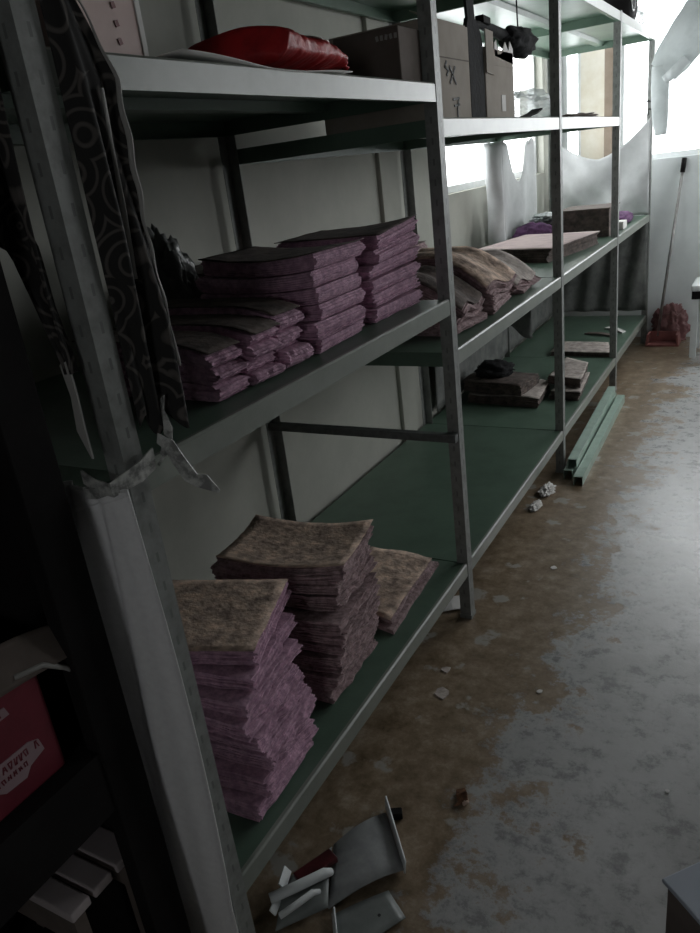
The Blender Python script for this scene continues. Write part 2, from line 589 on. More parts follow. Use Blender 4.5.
# ------------------------------------------------------------------ the room
b = BM()
box(b, XL - .3, XR + .3, YB - .2, YE + .3, -.10, 0)
struct(link('floor', b, 'floor'))
b = BM()
box(b, XL - .3, XR + .3, YB - .2, YE + .3, HC, HC + .1)
struct(link('ceiling', b, 'ceil'))
# wall behind the rack, with an opening for the left window
WY0, WY1, WZ0, WZ1 = 3.57, 5.60, 1.235, 2.45
b = BM()
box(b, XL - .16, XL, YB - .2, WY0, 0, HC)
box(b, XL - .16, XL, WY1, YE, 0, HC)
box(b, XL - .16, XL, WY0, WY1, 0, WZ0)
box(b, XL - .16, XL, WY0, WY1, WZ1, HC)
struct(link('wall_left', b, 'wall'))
# far wall
b = BM()
EZ0, EZ1 = 1.235, 2.48
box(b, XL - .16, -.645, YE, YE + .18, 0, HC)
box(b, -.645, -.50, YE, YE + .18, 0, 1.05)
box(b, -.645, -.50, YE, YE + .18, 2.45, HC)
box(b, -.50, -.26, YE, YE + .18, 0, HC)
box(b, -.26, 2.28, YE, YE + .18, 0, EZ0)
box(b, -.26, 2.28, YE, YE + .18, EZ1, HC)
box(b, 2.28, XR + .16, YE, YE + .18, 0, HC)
struct(link('wall_end', b, 'end'))
b = BM()
box(b, -.50, -.335, YE - .012, YE - .0005, .9, HC)
struct(link('trim_1', b, 'cream'))
b = BM()
box(b, -.335, -.262, YE - .05, YE - .0005, .9, HC, .004)
struct(link('trim_2', b, 'brown'))
# right wall and wall behind the camera, both with unseen windows added for light
b = BM()
RY0, RY1, RZ0, RZ1 = 3.60, 5.20, 1.20, 2.40
box(b, XR, XR + .16, YB - .2, RY0, 0, HC)
box(b, XR, XR + .16, RY1, YE, 0, HC)
box(b, XR, XR + .16, RY0, RY1, 0, RZ0)
box(b, XR, XR + .16, RY0, RY1, RZ1, HC)
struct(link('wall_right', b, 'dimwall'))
b = BM()
BX0, BX1, BZ0, BZ1 = .80, 1.45, 1.20, 1.85
box(b, XL - .16, BX0, YB - .18, YB, 0, HC)
box(b, BX1, XR + .16, YB - .18, YB, 0, HC)
box(b, BX0, BX1, YB - .18, YB, 0, BZ0)
box(b, BX0, BX1, YB - .18, YB, BZ1, HC)
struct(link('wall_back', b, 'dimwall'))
b = BM()
box(b, XL, XL + .018, 2.97, 3.14, 0, HC, .003)
struct(link('trim_3', b, 'wall'))


def window_x(name, x0, x1, z0, z1, y, nm):
    """window in a wall across y"""
    root = bpy.data.objects.new(name, None)
    root.location = ((x0 + x1) / 2, y, z0)
    COL.objects.link(root)
    struct(root)
    f = BM()
    t = .035
    box(f, x0, x0 + t, y, y + .05, z0, z1)
    box(f, x1 - t, x1, y, y + .05, z0, z1)
    box(f, x0 + t, x1 - t, y, y + .05, z0, z0 + t)
    box(f, x0 + t, x1 - t, y, y + .05, z1 - t, z1)
    for k in range(1, nm):
        xm = x0 + (x1 - x0) * k / nm
        box(f, xm - .022, xm + .022, y + .002, y + .048, z0 + t, z1 - t)
    link('window_frame', f, 'frame', root)
    for k in range(nm):
        g = BM()
        box(g, x0 + (x1 - x0) * k / nm + .024, x0 + (x1 - x0) * (k + 1) / nm - .024, y + .022, y + .027, z0 + t, z1 - t)
        link('pane', g, 'glass', root)


def window_y(name, y0, y1, z0, z1, x, nm):
    root = bpy.data.objects.new(name, None)
    root.location = (x, (y0 + y1) / 2, z0)
    COL.objects.link(root)
    struct(root)
    f = BM()
    t = .035
    box(f, x, x + .05, y0, y0 + t, z0, z1)
    box(f, x, x + .05, y1 - t, y1, z0, z1)
    box(f, x, x + .05, y0 + t, y1 - t, z0, z0 + t)
    box(f, x, x + .05, y0 + t, y1 - t, z1 - t, z1)
    for k in range(1, nm):
        ym = y0 + (y1 - y0) * k / nm
        box(f, x + .002, x + .048, ym - .022, ym + .022, z0 + t, z1 - t)
    link('window_frame', f, 'frame', root)
    for k in range(nm):
        g = BM()
        box(g, x + .022, x + .027, y0 + (y1 - y0) * k / nm + .024, y0 + (y1 - y0) * (k + 1) / nm - .024, z0 + t, z1 - t)
        link('pane', g, 'glass', root)


window_x('window_1', -.26, 2.28, EZ0, EZ1, YE + .06, 2)
window_x('window_2', -.645, -.50, 1.05, 2.45, YE + .06, 1)
window_y('window_3', WY0, WY1, WZ0, WZ1, XL - .10, 2)
window_y('added_window_4', RY0, RY1, RZ0, RZ1, XR + .06, 2)  # unseen window added to light the far wall and floor
window_x('added_window_5', BX0, BX1, BZ0, BZ1, YB - .10, 1)  # unseen window behind the camera, added to light the mesh curtain

# ------------------------------------------------------------------ the steel shelving rack
PY = [0.682, 1.936, 3.185, 4.45, 5.63]
DEP = .672
LIP = .043
rack = thing('shelving_rack', 'long four-bay rack of green steel shelves bolted to grey slotted posts along the wall', 'shelf', (0, 0, 0))
for y in PY:
    for front in (True, False):
        b = BM()
        x = 0.0 if front else -DEP
        s = 1 if front else -1
        xo = x - s * .036
        box(b, min(x, xo), max(x, xo), -.001, .001, .012, 1.99)            # flange across the rack
        ya, yb = (.001, .036) if front else (-.036, -.001)
        box(b, min(x, x - s * .0018), max(x, x - s * .0018), ya, yb, .012, 1.99)
        box(b, min(x, xo) - .002, max(x, xo) + .002, ya - .004, yb + .004, 0, .014)  # foot
        o = link('post', b, 'post', None)
        o.location = (0, y if front else y - .004, 0)
        o.parent = rack


def shelf(y0, y1, z):
    b = BM()
    x1, x0 = -.0025, -DEP + .0025
    t = .002
    c = .003
    out = [(x0 + .016, z - LIP), (x0, z - LIP), (x0, z - c), (x0 + c, z), (x1 - c, z), (x1, z - c), (x1, z - LIP), (x1 - .016, z - LIP)]
    inn = [(x1 - .016, z - LIP + t), (x1 - t, z - LIP + t), (x1 - t, z - t), (x0 + t, z - t), (x0 + t, z - LIP + t), (x0 + .016, z - LIP + t)]
    prism(b, out + inn, 'y', y0 + .003, y1 - .003)
    for ya, yb in ((y0 + .0032, y0 + .0052), (y1 - .0052, y1 - .0032)):
        box(b, x0 + .002, x1 - .002, ya, yb, z - LIP + .001, z - t)
    # stiffening channel under the plate
    xm = (x0 + x1) / 2
    prism(b, [(xm - .03, z - t), (xm - .022, z - .022), (xm + .022, z - .022), (xm + .03, z - t)], 'y', y0 + .006, y1 - .006)
    o = link('shelf', b, 'shelf', rack)
    b = BM()
    e = .0014
    prism(b, [(x1 + .0002, z - LIP), (x1 + .0002, z - c), (x1 - c + .0002, z + .0002), (x1 - .010, z + .0002), (x1 - .010, z + e), (x1 - c + .0006, z + e), (x1 + e, z - c + .0006), (x1 + e, z - LIP)], 'y', y0 + .003, y1 - .003)
    link('front_edge', b, 'lip', rack, label='paler front edge of the shelf')


TOPZ = [1.985] * 4
SH2 = [1.583, 1.503, 1.503, None]
MIDZ = [1.045, .893, .893, .893]
BOTZ = [.207] * 4
for i in range(4):
    y0, y1 = PY[i], PY[i + 1]
    for z in (TOPZ[i], SH2[i], MIDZ[i], BOTZ[i]):
        if z:
            shelf(y0, y1, z)
b = BM()
box(b, -DEP + .002, -.002, 1.908, 1.932, .628, .652)
link('crossbar', b, 'bar', rack)

# ------------------------------------------------------------------ bottom shelf, nearest bay: two tall stacks and a low pile
Z = .2085
EPS = .0015


def lerp_tab(tab, z):
    for (z0, *a), (z1, *c) in zip(tab, tab[1:]):
        if z <= z1:
            f = max(0, (z - z0) / (z1 - z0))
            return [p * (1 - f) + q * f for p, q in zip(a, c)]
    return list(tab[-1][1:])


# near right corner and far right corner of the first stack at rising heights: the sheets twist as the stack rises
T1 = [(.207, -.044, .823, -.052, 1.055), (.25, -.032, .848, -.046, 1.060), (.29, -.028, .895, -.042, 1.060), (.33, -.034, .900, -.048, 1.045),
      (.36, -.034, .872, -.044, 1.035), (.40, -.044, .868, -.052, 1.050), (.43, -.050, .845, -.060, 1.075), (.48, -.056, .896, -.085, 1.115),
      (.515, -.054, .932, -.128, 1.175), (.55, -.066, .948, -.168, 1.222)]
n1 = 9
H1 = (.548 - Z) / n1
for i in range(n1):
    z0, z1 = Z + i * H1 + (EPS if i else 0), Z + (i + 1) * H1
    nx, ny, fx, fy = lerp_tab(T1, (z0 + z1) / 2)
    r = Vector((fx - nx, fy - ny))
    r = r.normalized() * max(r.length, .20)
    L = Vector((-r.y, r.x)).normalized() * .33
    N = Vector((nx, ny))
    o = bundle('sheet_bundle', [N, N + r, N + r + L, N + L], z0, z1, 8, 'purple', 100 + i, jit=.006, rag=.008,
               top='mottle' if i == n1 - 1 else None)
    tag(o, ord_label(i, n1) + ' purple-edged wad of the tall twisted stack beside the nearest post',
        'paper bundle', 'wads of the nearest tall stack on the bottom shelf')

T2 = [(.207, -.069, 1.205, -.085, 1.46), (.25, -.074, 1.202, -.08, 1.45), (.28, -.045, 1.214, -.07, 1.45), (.32, -.062, 1.222, -.07, 1.45),
      (.36, -.045, 1.255, -.06, 1.46), (.40, -.040, 1.205, -.06, 1.45), (.43, -.038, 1.232, -.06, 1.45), (.46, -.080, 1.268, -.08, 1.47), (.51, -.03, 1.25, -.07, 1.48),
      (.55, -.066, 1.309, -.103, 1.529)]
n2 = 9
H2 = (.536 - Z) / n2
for i in range(n2):
    z0, z1 = Z + i * H2 + (EPS if i else 0), Z + (i + 1) * H2
    nx, ny, fx, fy = lerp_tab(T2, (z0 + z1) / 2)
    r = Vector((fx - nx, fy - ny))
    L = Vector((-r.y, r.x)).normalized() * (.34 + .01 * math.sin(i * 2.1))
    N = Vector((nx, ny))
    o = bundle('sheet_bundle', [N, N + r, N + r + L, N + L], z0, z1, 8, 'mauve', 200 + i, jit=.007, rag=.009, base_top=(Z, .536),
               warp=(lambda s, t: .018 * ((2 * s - 1) ** 2 + .5 * (2 * t - 1) ** 2)), top='mottle' if i == n2 - 1 else None)
    tag(o, ord_label(i, n2) + ' pink-brown wad of the tall stack with a sagging mottled top',
        'paper bundle', 'wads of the second tall stack on the bottom shelf')

o = bundle('sheet_bundle', [(-.06, 1.51), (-.085, 1.895), (-.33, 1.90), (-.36, 1.56)], Z, Z + .014, 3, 'mauve', 301, rag=.008)
tag(o, 'lower wad of the low flat pile beside the second tall stack, bottom shelf', 'paper bundle', 'low pile at the end of the nearest bay')
o = bundle('sheet_bundle', [(-.075, 1.53), (-.10, 1.885), (-.32, 1.90), (-.35, 1.58)], Z + .0165, Z + .032, 3, 'mauve', 302, rag=.012, top='mottle',
           warp=lambda s, t: .004 * math.sin(s * 7 + t * 5), zmin=Z + .0155)
tag(o, 'upper mottled wad of the low flat pile beside the second tall stack, bottom shelf', 'paper bundle', 'low pile at the end of the nearest bay')


# ------------------------------------------------------------------ middle shelf, nearest bay
def stack(cn, z0, ztop, n, layers, edge, seed, what, group, top=None, warp=None, jit=.006, rag=.006, drift=(0, 0), rot=.04, gap=EPS, bulge=0.0):
    rnd = random.Random(seed)
    h = (ztop - z0) / n
    cx = sum(c[0] for c in cn) / 4
    cy = sum(c[1] for c in cn) / 4
    for i in range(n):
        a = rnd.uniform(-rot, rot)
        dx, dy = rnd.uniform(-.010, .004) + drift[0] * i, rnd.uniform(-.008, .008) + drift[1] * i
        cc = []
        for c in cn:
            x, y = c[0] - cx, c[1] - cy
            cc.append((cx + dx + x * math.cos(a) - y * math.sin(a), cy + dy + x * math.sin(a) + y * math.cos(a)))
        za = z0 + i * h + (gap if i else 0)
        o = bundle('sheet_bundle', cc, za, z0 + (i + 1) * h, layers, edge, seed * 31 + i, warp=warp, jit=jit, rag=rag, bulge=bulge, base_top=(z0, ztop),
                   top=top if i == n - 1 else None)
        tag(o, (ord_label(i, n) + ' ' if n > 1 else '') + what, 'paper bundle', group if n > 1 else None)


def quad(x0, x1, y0, y1):
    """x0 right, x1 left"""
    return [(x0, y0), (x0, y1), (x1, y1), (x1, y0)]


ZM = 1.0465
droop = lambda s, t: -.020 * max(0, 1 - s / .35) ** 2
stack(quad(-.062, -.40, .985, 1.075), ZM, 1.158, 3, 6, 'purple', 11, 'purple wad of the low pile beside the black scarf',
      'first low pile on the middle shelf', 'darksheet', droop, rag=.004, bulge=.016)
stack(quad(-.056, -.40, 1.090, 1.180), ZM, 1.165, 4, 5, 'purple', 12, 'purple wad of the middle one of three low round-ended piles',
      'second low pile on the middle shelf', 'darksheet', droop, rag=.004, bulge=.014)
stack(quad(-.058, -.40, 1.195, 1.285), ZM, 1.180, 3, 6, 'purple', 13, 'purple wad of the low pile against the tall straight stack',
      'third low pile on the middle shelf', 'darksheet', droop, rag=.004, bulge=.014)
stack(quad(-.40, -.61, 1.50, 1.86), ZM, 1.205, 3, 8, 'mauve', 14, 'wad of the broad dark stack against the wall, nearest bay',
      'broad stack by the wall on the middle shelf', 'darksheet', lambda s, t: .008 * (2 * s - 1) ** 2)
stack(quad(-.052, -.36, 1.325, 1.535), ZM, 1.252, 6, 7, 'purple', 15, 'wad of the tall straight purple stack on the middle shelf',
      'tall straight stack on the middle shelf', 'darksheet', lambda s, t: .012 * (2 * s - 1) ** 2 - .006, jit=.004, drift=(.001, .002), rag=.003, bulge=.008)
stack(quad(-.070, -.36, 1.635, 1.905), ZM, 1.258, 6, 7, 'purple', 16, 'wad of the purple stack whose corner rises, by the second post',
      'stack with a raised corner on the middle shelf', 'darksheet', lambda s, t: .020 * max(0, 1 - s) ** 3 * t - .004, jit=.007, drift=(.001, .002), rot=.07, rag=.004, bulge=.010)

# ------------------------------------------------------------------ middle shelf, second bay: curled wads
ZN = .8945
curl = lambda s, t: -.105 * max(0, 1 - s / .50) ** 1.5 + .014 * math.sin(t * 6.5)
stack(quad(-.055, -.42, 2.13, 2.37), ZN, 1.075, 3, 7, 'mauve', 21, 'curled wad of the drooping pile just past the second post',
      'drooping pile beside the second post', 'darksheet', curl, rag=.007, bulge=.008, rot=.12)
stack(quad(-.050, -.42, 2.43, 2.70), ZN, 1.095, 4, 6, 'mauve', 22, 'curled wad of the largest drooping pile in the second bay',
      'drooping pile halfway along the second bay', 'mottle', curl, rag=.007, bulge=.008, rot=.12)
stack(quad(-.065, -.40, 2.78, 3.05), ZN, 1.035, 3, 5, 'mauve', 23, 'curled pale wad of the drooping pile close to the third post',
      'drooping pile close to the third post', 'palesheet', curl, rag=.007, bulge=.008, rot=.15)
stack(quad(-.44, -.62, 2.20, 2.85), ZN, 1.110, 2, 8, 'mauve', 24, 'dark wad by the wall behind the drooping piles',
      'dark wads behind the drooping piles', 'darksheet')

# ------------------------------------------------------------------ middle shelf, third and fourth bays
stack([(-.150, 3.60), (-.045, 4.20), (-.46, 4.26), (-.57, 3.72)], ZN, .958, 2, 6, 'darksheet', 31,
      'wad of the wide flat pile with a pinkish top, third bay', 'wide flat pile in the third bay', 'pinksheet', rot=.02)
b = BM()
blob(b, (-.43, 4.345, ZN), (.13, .060, .075), .22, 3, 5, sub=4)
tag(link('purple_cloth', b, 'purplecloth', smooth=True), 'crumpled dark purple cloth behind the wide flat pile, third bay', 'cloth')
t = thing('dark_carton', 'flat dark brown carton stack with ridged sides behind the fourth post', 'box', (-.19, 4.6, ZN))
for k in range(4):
    boxobj('tray', 'darksheet', (-.335 + .004 * (k % 2), -.055, 4.495, 4.80, ZN + k * .037 + .0008, ZN + (k + 1) * .037), t, .002)
boxobj('lid', 'darkcarton', (-.34, -.05, 4.49, 4.805, ZN + .1488, ZN + .156), t, .001)
b = BM()
box(b, -.545, -.37, 4.47, 4.77, ZN, ZN + .10, .008)
tag(link('storage_box', b, 'black'), 'low black box by the wall next to the ridged dark carton', 'box')
b = BM()
blob(b, (-.455, 4.62, ZN + .1005), (.070, .12, .030), .35, 3.5, 8, sub=4)
tag(link('plastic_wrap', b, 'film', smooth=True), 'crumpled clear plastic wrap lying on the low black box', 'plastic')
b = BM()
blob(b, (-.12, 5.22, ZN), (.075, .17, .045), .22, 3, 9, sub=4)
tag(link('purple_cloth', b, 'purplecloth', smooth=True), 'folded purple cloth at the far end of the middle shelf by the last post', 'cloth')
t = thing('small_packet', 'small white packet with a black mark at the shelf edge near the last post', 'packet', (-.07, 4.86, ZN))
boxobj('packet_body', 'white', (-.13, -.03, 4.80, 4.92, ZN, ZN + .045), t, .003)
boxobj('black_mark', 'ink', (-.105, -.06, 4.7985, 4.7999, ZN + .006, ZN + .032), t)

# ------------------------------------------------------------------ bottom shelf, second and third bays
stack([(-.19, 3.49), (-.22, 3.80), (-.60, 3.85), (-.57, 3.53)], Z, .253, 1, 6, 'darksheet', 41,
      'thin wad of sheets with a pale curling edge under the dark heap, bottom shelf', None, 'palesheet', warp=lambda s, t: .006 * math.sin(s * 6))
stack([(-.28, 3.50), (-.25, 3.74), (-.58, 3.82), (-.60, 3.56)], .2635, .315, 1, 6, 'darksheet', 42,
      'dark curling wad lying on the thin wad, bottom shelf of the third bay', None, 'darksheet', warp=lambda s, t: .008 * math.sin(t * 5))
b = BM()
blob(b, (-.47, 3.66, .3225), (.10, .09, .05), .3, 3, 14, sub=4)
tag(link('crumpled_cloth', b, 'blackcloth', smooth=True), 'dark crumpled rag on top of the dark curling wad, bottom shelf', 'cloth')
stack([(-.020, 3.62), (-.065, 3.98), (-.17, 4.02), (-.17, 3.63)], Z, .246, 1, 5, 'darksheet', 43,
      'lower of two pale mottled wads near the shelf edge, bottom shelf of the third bay', None, 'palesheet', warp=lambda s, t: .006 * (2 * t - 1) ** 2)
stack([(-.035, 3.68), (-.07, 4.0), (-.21, 4.10), (-.215, 3.74)], .2585, .290, 1, 4, 'darksheet', 44,
      'upper of two pale mottled wads near the shelf edge, bottom shelf of the third bay', None, 'palesheet', warp=lambda s, t: .008 * (2 * t - 1) ** 2)
stack([(-.03, 4.475), (-.10, 4.73), (-.40, 4.75), (-.39, 4.49)], Z, .232, 1, 4, 'darksheet', 45,
      'single pale thin wad past the fourth post, bottom shelf of the last bay', None, 'palesheet')
for k, (xa, ya, xb, yb) in enumerate(((-.10, 4.98, -.30, 5.06), (-.06, 5.08, -.20, 5.22))):
    b = BM()
    strip(b, [(xa, ya, Z + .004 + .0), ((xa + xb) / 2, (ya + yb) / 2, Z + .012), (xb, yb, Z + .004)], [(.008, .02, 0)] * 3, .006)
    tag(link('card_strip', b, 'white' if k else 'darkcarton'),
        ('pale' if k else 'dark') + ' strip of card lying alone at the far end of the bottom shelf', 'card')
# a limp grey sheet hanging below the middle shelf
tag(sheet('hanging_rag', lambda u, v: (-.52 + .30 * u, 3.46 + .03 * math.sin(u * 9 + v * 3) + .06 * u, .846 - (.26 + .03 * math.sin(u * 8)) * v), 24, 14, .003, 'oldcloth'),
    'limp grey rag hanging from the middle shelf above the dark heap', 'cloth')

# ------------------------------------------------------------------ second shelf up: bags and cartons
t = thing('wrapped_packet', 'pink and white printed packet standing at the near end of the upper shelf', 'packet', (-.15, .95, 1.5845))
b = BM()
box(b, -.105, -.032, .81, .930, 1.5845, 1.80, .006)
link('packet_body', b, 'pinkpack', t)
for k in range(8):
    b = BM()
    obox(b, (-.0312, .880, 1.605 + k * .022), (.0012, .007, .008), rx=.3)
    link('red_mark', b, 'redprint', t)
b = BM()
box(b, -.035, -.030, .922, .932, 1.5845, 1.80, .001)
link('white_edge', b, 'white', t)

tag(sheet('paper_sheet', lambda u, v: (-.30 + .305 * v + .003 * math.sin(u * 9) * v, 0.965 + .52 * u, 1.587 + .004 * math.sin(u * 7 + 1) * v + (.008 * (1 - u) ** 3) * v - .003 * v), 24, 8, .0015, 'white'),
    'white paper sheet under the red plastic bag, edge over the upper shelf lip', 'paper')

t = thing('plastic_bag', 'flattened red plastic bag of goods lying on the upper shelf', 'bag', (-.12, 1.25, 1.594))


def bagfn(u, v):
    # closed section swept along y
    y = 1.265 + .245 * u
    a = 2 * math.pi * v
    prof = min(1, (u + .02) / .10) ** .5 * (1 - .38 * max(0, u - .55) / .45) * (1 if u < .97 else .8)
    hh = (.056 + .005 * math.sin(u * 9 + .6)) * prof
    ww = .13 * (.80 + .25 * prof)
    x = -.135 + ww * math.cos(a)
    z = 1.594 + hh * (1 + .99 * math.sin(a)) * .62
    wr = .005 * noise.noise(Vector((u * 26, v * 9, 2.2)))
    return (min(x, -.008) + wr * .3, y, max(z + wr, 1.5915))


def closed_sweep(fn, nu, nv):
    b = BM()
    R = [[b.verts.new(fn(i / nu, j / nv)) for j in range(nv)] for i in range(nu + 1)]
    for i in range(nu):
        for j in range(nv):
            b.faces.new((R[i][j], R[i][(j + 1) % nv], R[i + 1][(j + 1) % nv], R[i + 1][j]))
    b.faces.new(R[0][::-1])
    b.faces.new(R[-1])
    return b


link('bag_body', closed_sweep(bagfn, 60, 40), 'red', t, smooth=True)


def patchfn(u, v):
    p = bagfn(.66 + .20 * u, .10 + .24 * (1 - v))
    return (p[0] + .002, p[1], p[2] + .003)


sheet('clear_patch', patchfn, 12, 10, .002, 'redclear', t, label='cloudy clear end of the bag')
sheet('gathered_end', lambda u, v: (-.155 + .13 * v, 1.500 + .045 * u * (1 - .3 * abs(2 * v - 1)), 1.606 + .030 * math.sin(v * 3.1) * (1 + .5 * u) - .012 * u + .010 * math.sin(v * 26) * u), 10, 24, .002, 'red', t,
      label='crinkled open red mouth of the bag')

# dark carton at the end of the nearest bay
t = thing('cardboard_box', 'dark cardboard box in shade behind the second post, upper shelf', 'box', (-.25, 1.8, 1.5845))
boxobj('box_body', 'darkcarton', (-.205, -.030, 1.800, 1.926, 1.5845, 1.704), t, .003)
for k in range(5):
    b = BM()
    obox(b, (-.085 + k * .012, 1.7988, 1.684), (.007, .001, .011), ry=.2 * (k % 3 - 1))
    link('printed_mark', b, 'trim', t)


def carton(name, label, y0, y1, z1, seam, dark):
    t = thing(name, label, 'box', (-.2, (y0 + y1) / 2, 1.5045))
    boxobj('box_body', 'carton', (-.36, -.028, y0, y1, 1.5045, z1), t, .003)
    boxobj('seam', dark, (-.0278, -.0268, y0 + .004, y1 - .004, seam - .0015, seam + .0015), t)
    return t


t = carton('cardboard_box', 'brown cardboard box with two black ink marks beside the second post, upper shelf', 1.985, 2.268, 1.738, 1.652, 'darkcarton')


def stroke(parent, pts, wdt=.006):
    b = BM()
    for (ya, za), (yb, zb) in zip(pts, pts[1:]):
        L = math.hypot(yb - ya, zb - za)
        obox(b, (-.0262, (ya + yb) / 2, (za + zb) / 2), (.0012, L + wdt * .6, wdt), rx=math.atan2(zb - za, yb - ya))
    link('ink_mark', b, 'ink', parent)


stroke(t, [(2.085, 1.643), (2.075, 1.630), (2.100, 1.622), (2.085, 1.610)])
stroke(t, [(2.108, 1.632), (2.150, 1.592)])
stroke(t, [(2.148, 1.632), (2.106, 1.592)])
stroke(t, [(2.120, 1.552), (2.165, 1.556), (2.150, 1.530), (2.150, 1.508)])
stroke(t, [(2.128, 1.536), (2.168, 1.540)])
sheet('flap', lambda u, v: (-.030 - .05 * v, 1.99 + .262 * u, 1.738 + .022 * v * (1 - .6 * u)), 6, 3, .003, 'carton', t)
t = carton('cardboard_box', 'brown cardboard box with a torn top and white label, right of the black strap', 2.405, 2.69, 1.70, 1.655, 'carton')
boxobj('label', 'white', (-.0278, -.0262, 2.55, 2.59, 1.525, 1.572), t)
b = BM()
prism(b, [(2.50, 1.68), (2.50, 1.715), (2.52, 1.725), (2.53, 1.685), (2.57, 1.69), (2.61, 1.725), (2.64, 1.70), (2.66, 1.73), (2.69, 1.71), (2.69, 1.665)], 'x', -.031, -.028)
link('torn_flap', b, 'white', t)
b = BM()
prism(b, [(2.405, 1.630), (2.475, 1.625), (2.475, 1.742), (2.405, 1.745)], 'x', -.0262, -.023)
link('side_flap', b, 'carton', t)

t = thing('luggage_strap', 'broad black strap hanging from the top shelf between the two brown boxes', 'strap', (-.03, 2.33, 1.5045))
b = BM()
strip(b, [(-.036, 2.337, 1.5055), (-.036, 2.337, 1.62), (-.036, 2.335, 1.70), (-.038, 2.33, 1.735), (-.040, 2.325, 1.765)], [(0, .060, 0), (0, .061, 0), (0, .062, 0), (0, .058, 0), (0, .034, 0)], .012)
link('strap_body', b, 'blackcloth', t)
b = BM()
strip(b, [(-.040, 2.325, 1.760), (-.042, 2.32, 1.85), (-.044, 2.31, 1.941)], [(0, .03, 0), (0, .031, 0), (0, .031, 0)], .008)
link('webbing', b, 'blackcloth', t)

t = thing('black_bag', 'small black bag with a strap dangling under the top shelf above the torn box', 'bag', (-.12, 2.75, 1.72))
b = BM()
blob(b, (-.10, 3.00, 1.765), (.05, .16, .050), .2, 2.6, 3, flat=False, sub=4)
link('bag_body', b, 'blackcloth', t, smooth=True)
b = BM()
tube(b, [(-.09, 2.42, 1.762), (-.10, 2.52, 1.780), (-.11, 2.62, 1.788), (-.12, 2.74, 1.790), (-.11, 2.88, 1.775)], [.008, .010, .012, .016, .02], 8)
link('strap', b, 'blackcloth', t, smooth=True)
b = BM()
obox(b, (-.105, 2.63, 1.80), (.03, .07, .022), rx=-.05, bev=.003)
link('buckle', b, 'black', t)
b = BM()
tube(b, [(-.10, 3.00, 1.80), (-.105, 3.01, 1.86), (-.11, 3.02, 1.9415)], .003, 6)
link('cord', b, 'black', t)

b = BM()
blob(b, (-.24, 3.45, 1.5045), (.14, .20, .085), .34, 2.6, 4, sub=5)
tag(link('clear_bag', b, 'clear', smooth=True), 'crumpled clear plastic bag before the third post, upper shelf', 'bag')
b = BM()
strip(b, [(-.06, 2.88, 1.507), (-.05, 2.98, 1.522), (-.05, 3.05, 1.536)], [(.02, 0, .0)] * 3, .006)
tag(link('black_stick', b, 'black'), 'short black stick poking up beside the clear plastic bag', 'stick')
b = BM()
blob(b, (-.15, 4.03, 1.5045), (.11, .24, .020), .30, 3, 6, sub=4)
tag(link('dark_cloth', b, 'darkcarton', smooth=True), 'flat dark brown rag at the far end of the upper shelf', 'cloth')

# things on the very top shelf
t = thing('rolled_mat', 'thick black roll lying on top of the rack by the last post', 'roll', (-.12, 5.0, 1.986))
b = BM()
tube(b, [(-.46, 5.02, 2.100), (-.30, 5.0, 2.102), (-.14, 4.98, 2.101), (-.03, 4.97, 2.099)], [.108, .113, .112, .109], 24)
link('roll_body', b, 'black', t, smooth=True)
b = BM()
tube(b, [(-.03, 4.97 + .055 * math.cos(a), 2.099 + .055 * math.sin(a)) for a in [k * math.pi / 10 for k in range(21)]], .006, 6)
link('roll_end', b, 'greybag', t, smooth=True)
b = BM()
blob(b, (-.13, 5.27, 1.9865), (.12, .15, .09), .30, 2.6, 11, sub=5)
tag(link('clear_bag', b, 'clear', smooth=True), 'clear plastic bag on top of the rack beside the black roll', 'bag')

# ------------------------------------------------------------------ cloth and film at the far end
def veilfn(u, v):
    x = -.60 + .598 * u
    top = 1.415 - .135 * math.sin(math.pi * min(1, u * 1.0)) ** .9 * (1 if u < .55 else 1) + .09 * max(0, u - .45) / .55
    bot = .90
    z = top * (1 - v) + bot * v
    fold = .026 * math.sin((u * 8 + v * 4.0) + 2.2 * v) + .014 * math.sin(u * 19 - v * 9)
    return (x, 5.570 + fold * (.3 + .7 * v), z)


tag(sheet('gauze_curtain', veilfn, 50, 26, .002, 'veil'), 'white gauze curtain sagging across the far end of the rack below the window', 'curtain')
tag(sheet('cloth_curtain', lambda u, v: (-.60 + .594 * u, 5.600 + .013 * math.sin(u * 24 + v * 4) + .006 * math.sin(v * 9), .846 - .60 * v), 40, 20, .002, 'oldcloth'),
    'dim grey cloth closing the far end of the rack under the middle shelf', 'curtain')

tag(sheet('cloth_curtain', lambda u, v: (-.640 + .008 * math.sin(u * 40 + v * 3), 3.25 + 2.28 * u, .843 - .60 * v), 60, 14, .003, 'oldcloth'),
    'dim grey cloth hung along the wall under the middle shelf of the far bays', 'curtain')


def tshirt(u, v):
    """carrier bag hanging by its two handles: u across, v down"""
    y = 4.27 + .72 * u
    notch = .22 * math.exp(-((u - .50) / .17) ** 2)
    top = 1.452 - notch
    z = top * (1 - v) + .925 * v
    x = -.605 + .010 * math.sin(u * 13 + v * 2) + .015 * math.sin(math.pi * v) * math.sin(math.pi * u)
    return (x, y, z)


t = thing('carrier_bag', 'white plastic carrier bag hanging by two handles in front of the left window', 'bag', (-.57, 4.56, .95))
sheet('bag_body', tshirt, 30, 24, .003, 'veil', t)
for yy, k in ((4.33, 1), (4.93, -1)):
    b = BM()
    strip(b, [(-.605, yy, 1.43), (-.603, yy + .01 * k, 1.455), (-.600, yy + .015 * k, 1.462)], [(0, .05, 0), (0, .035, 0), (0, .02, 0)], .004)
    link('handle', b, 'veil', t)
tag(sheet('twisted_sheet', lambda u, v: (-.585 + .045 * math.cos(6.283 * u), 4.13 + .09 * math.sin(6.283 * u) * (.7 + .3 * math.sin(9 * v)) + .02 * v, 1.455 - .555 * v), 24, 20, .003, 'veil'),
    'twisted white plastic hanging beside the carrier bag at the left window edge', 'plastic')


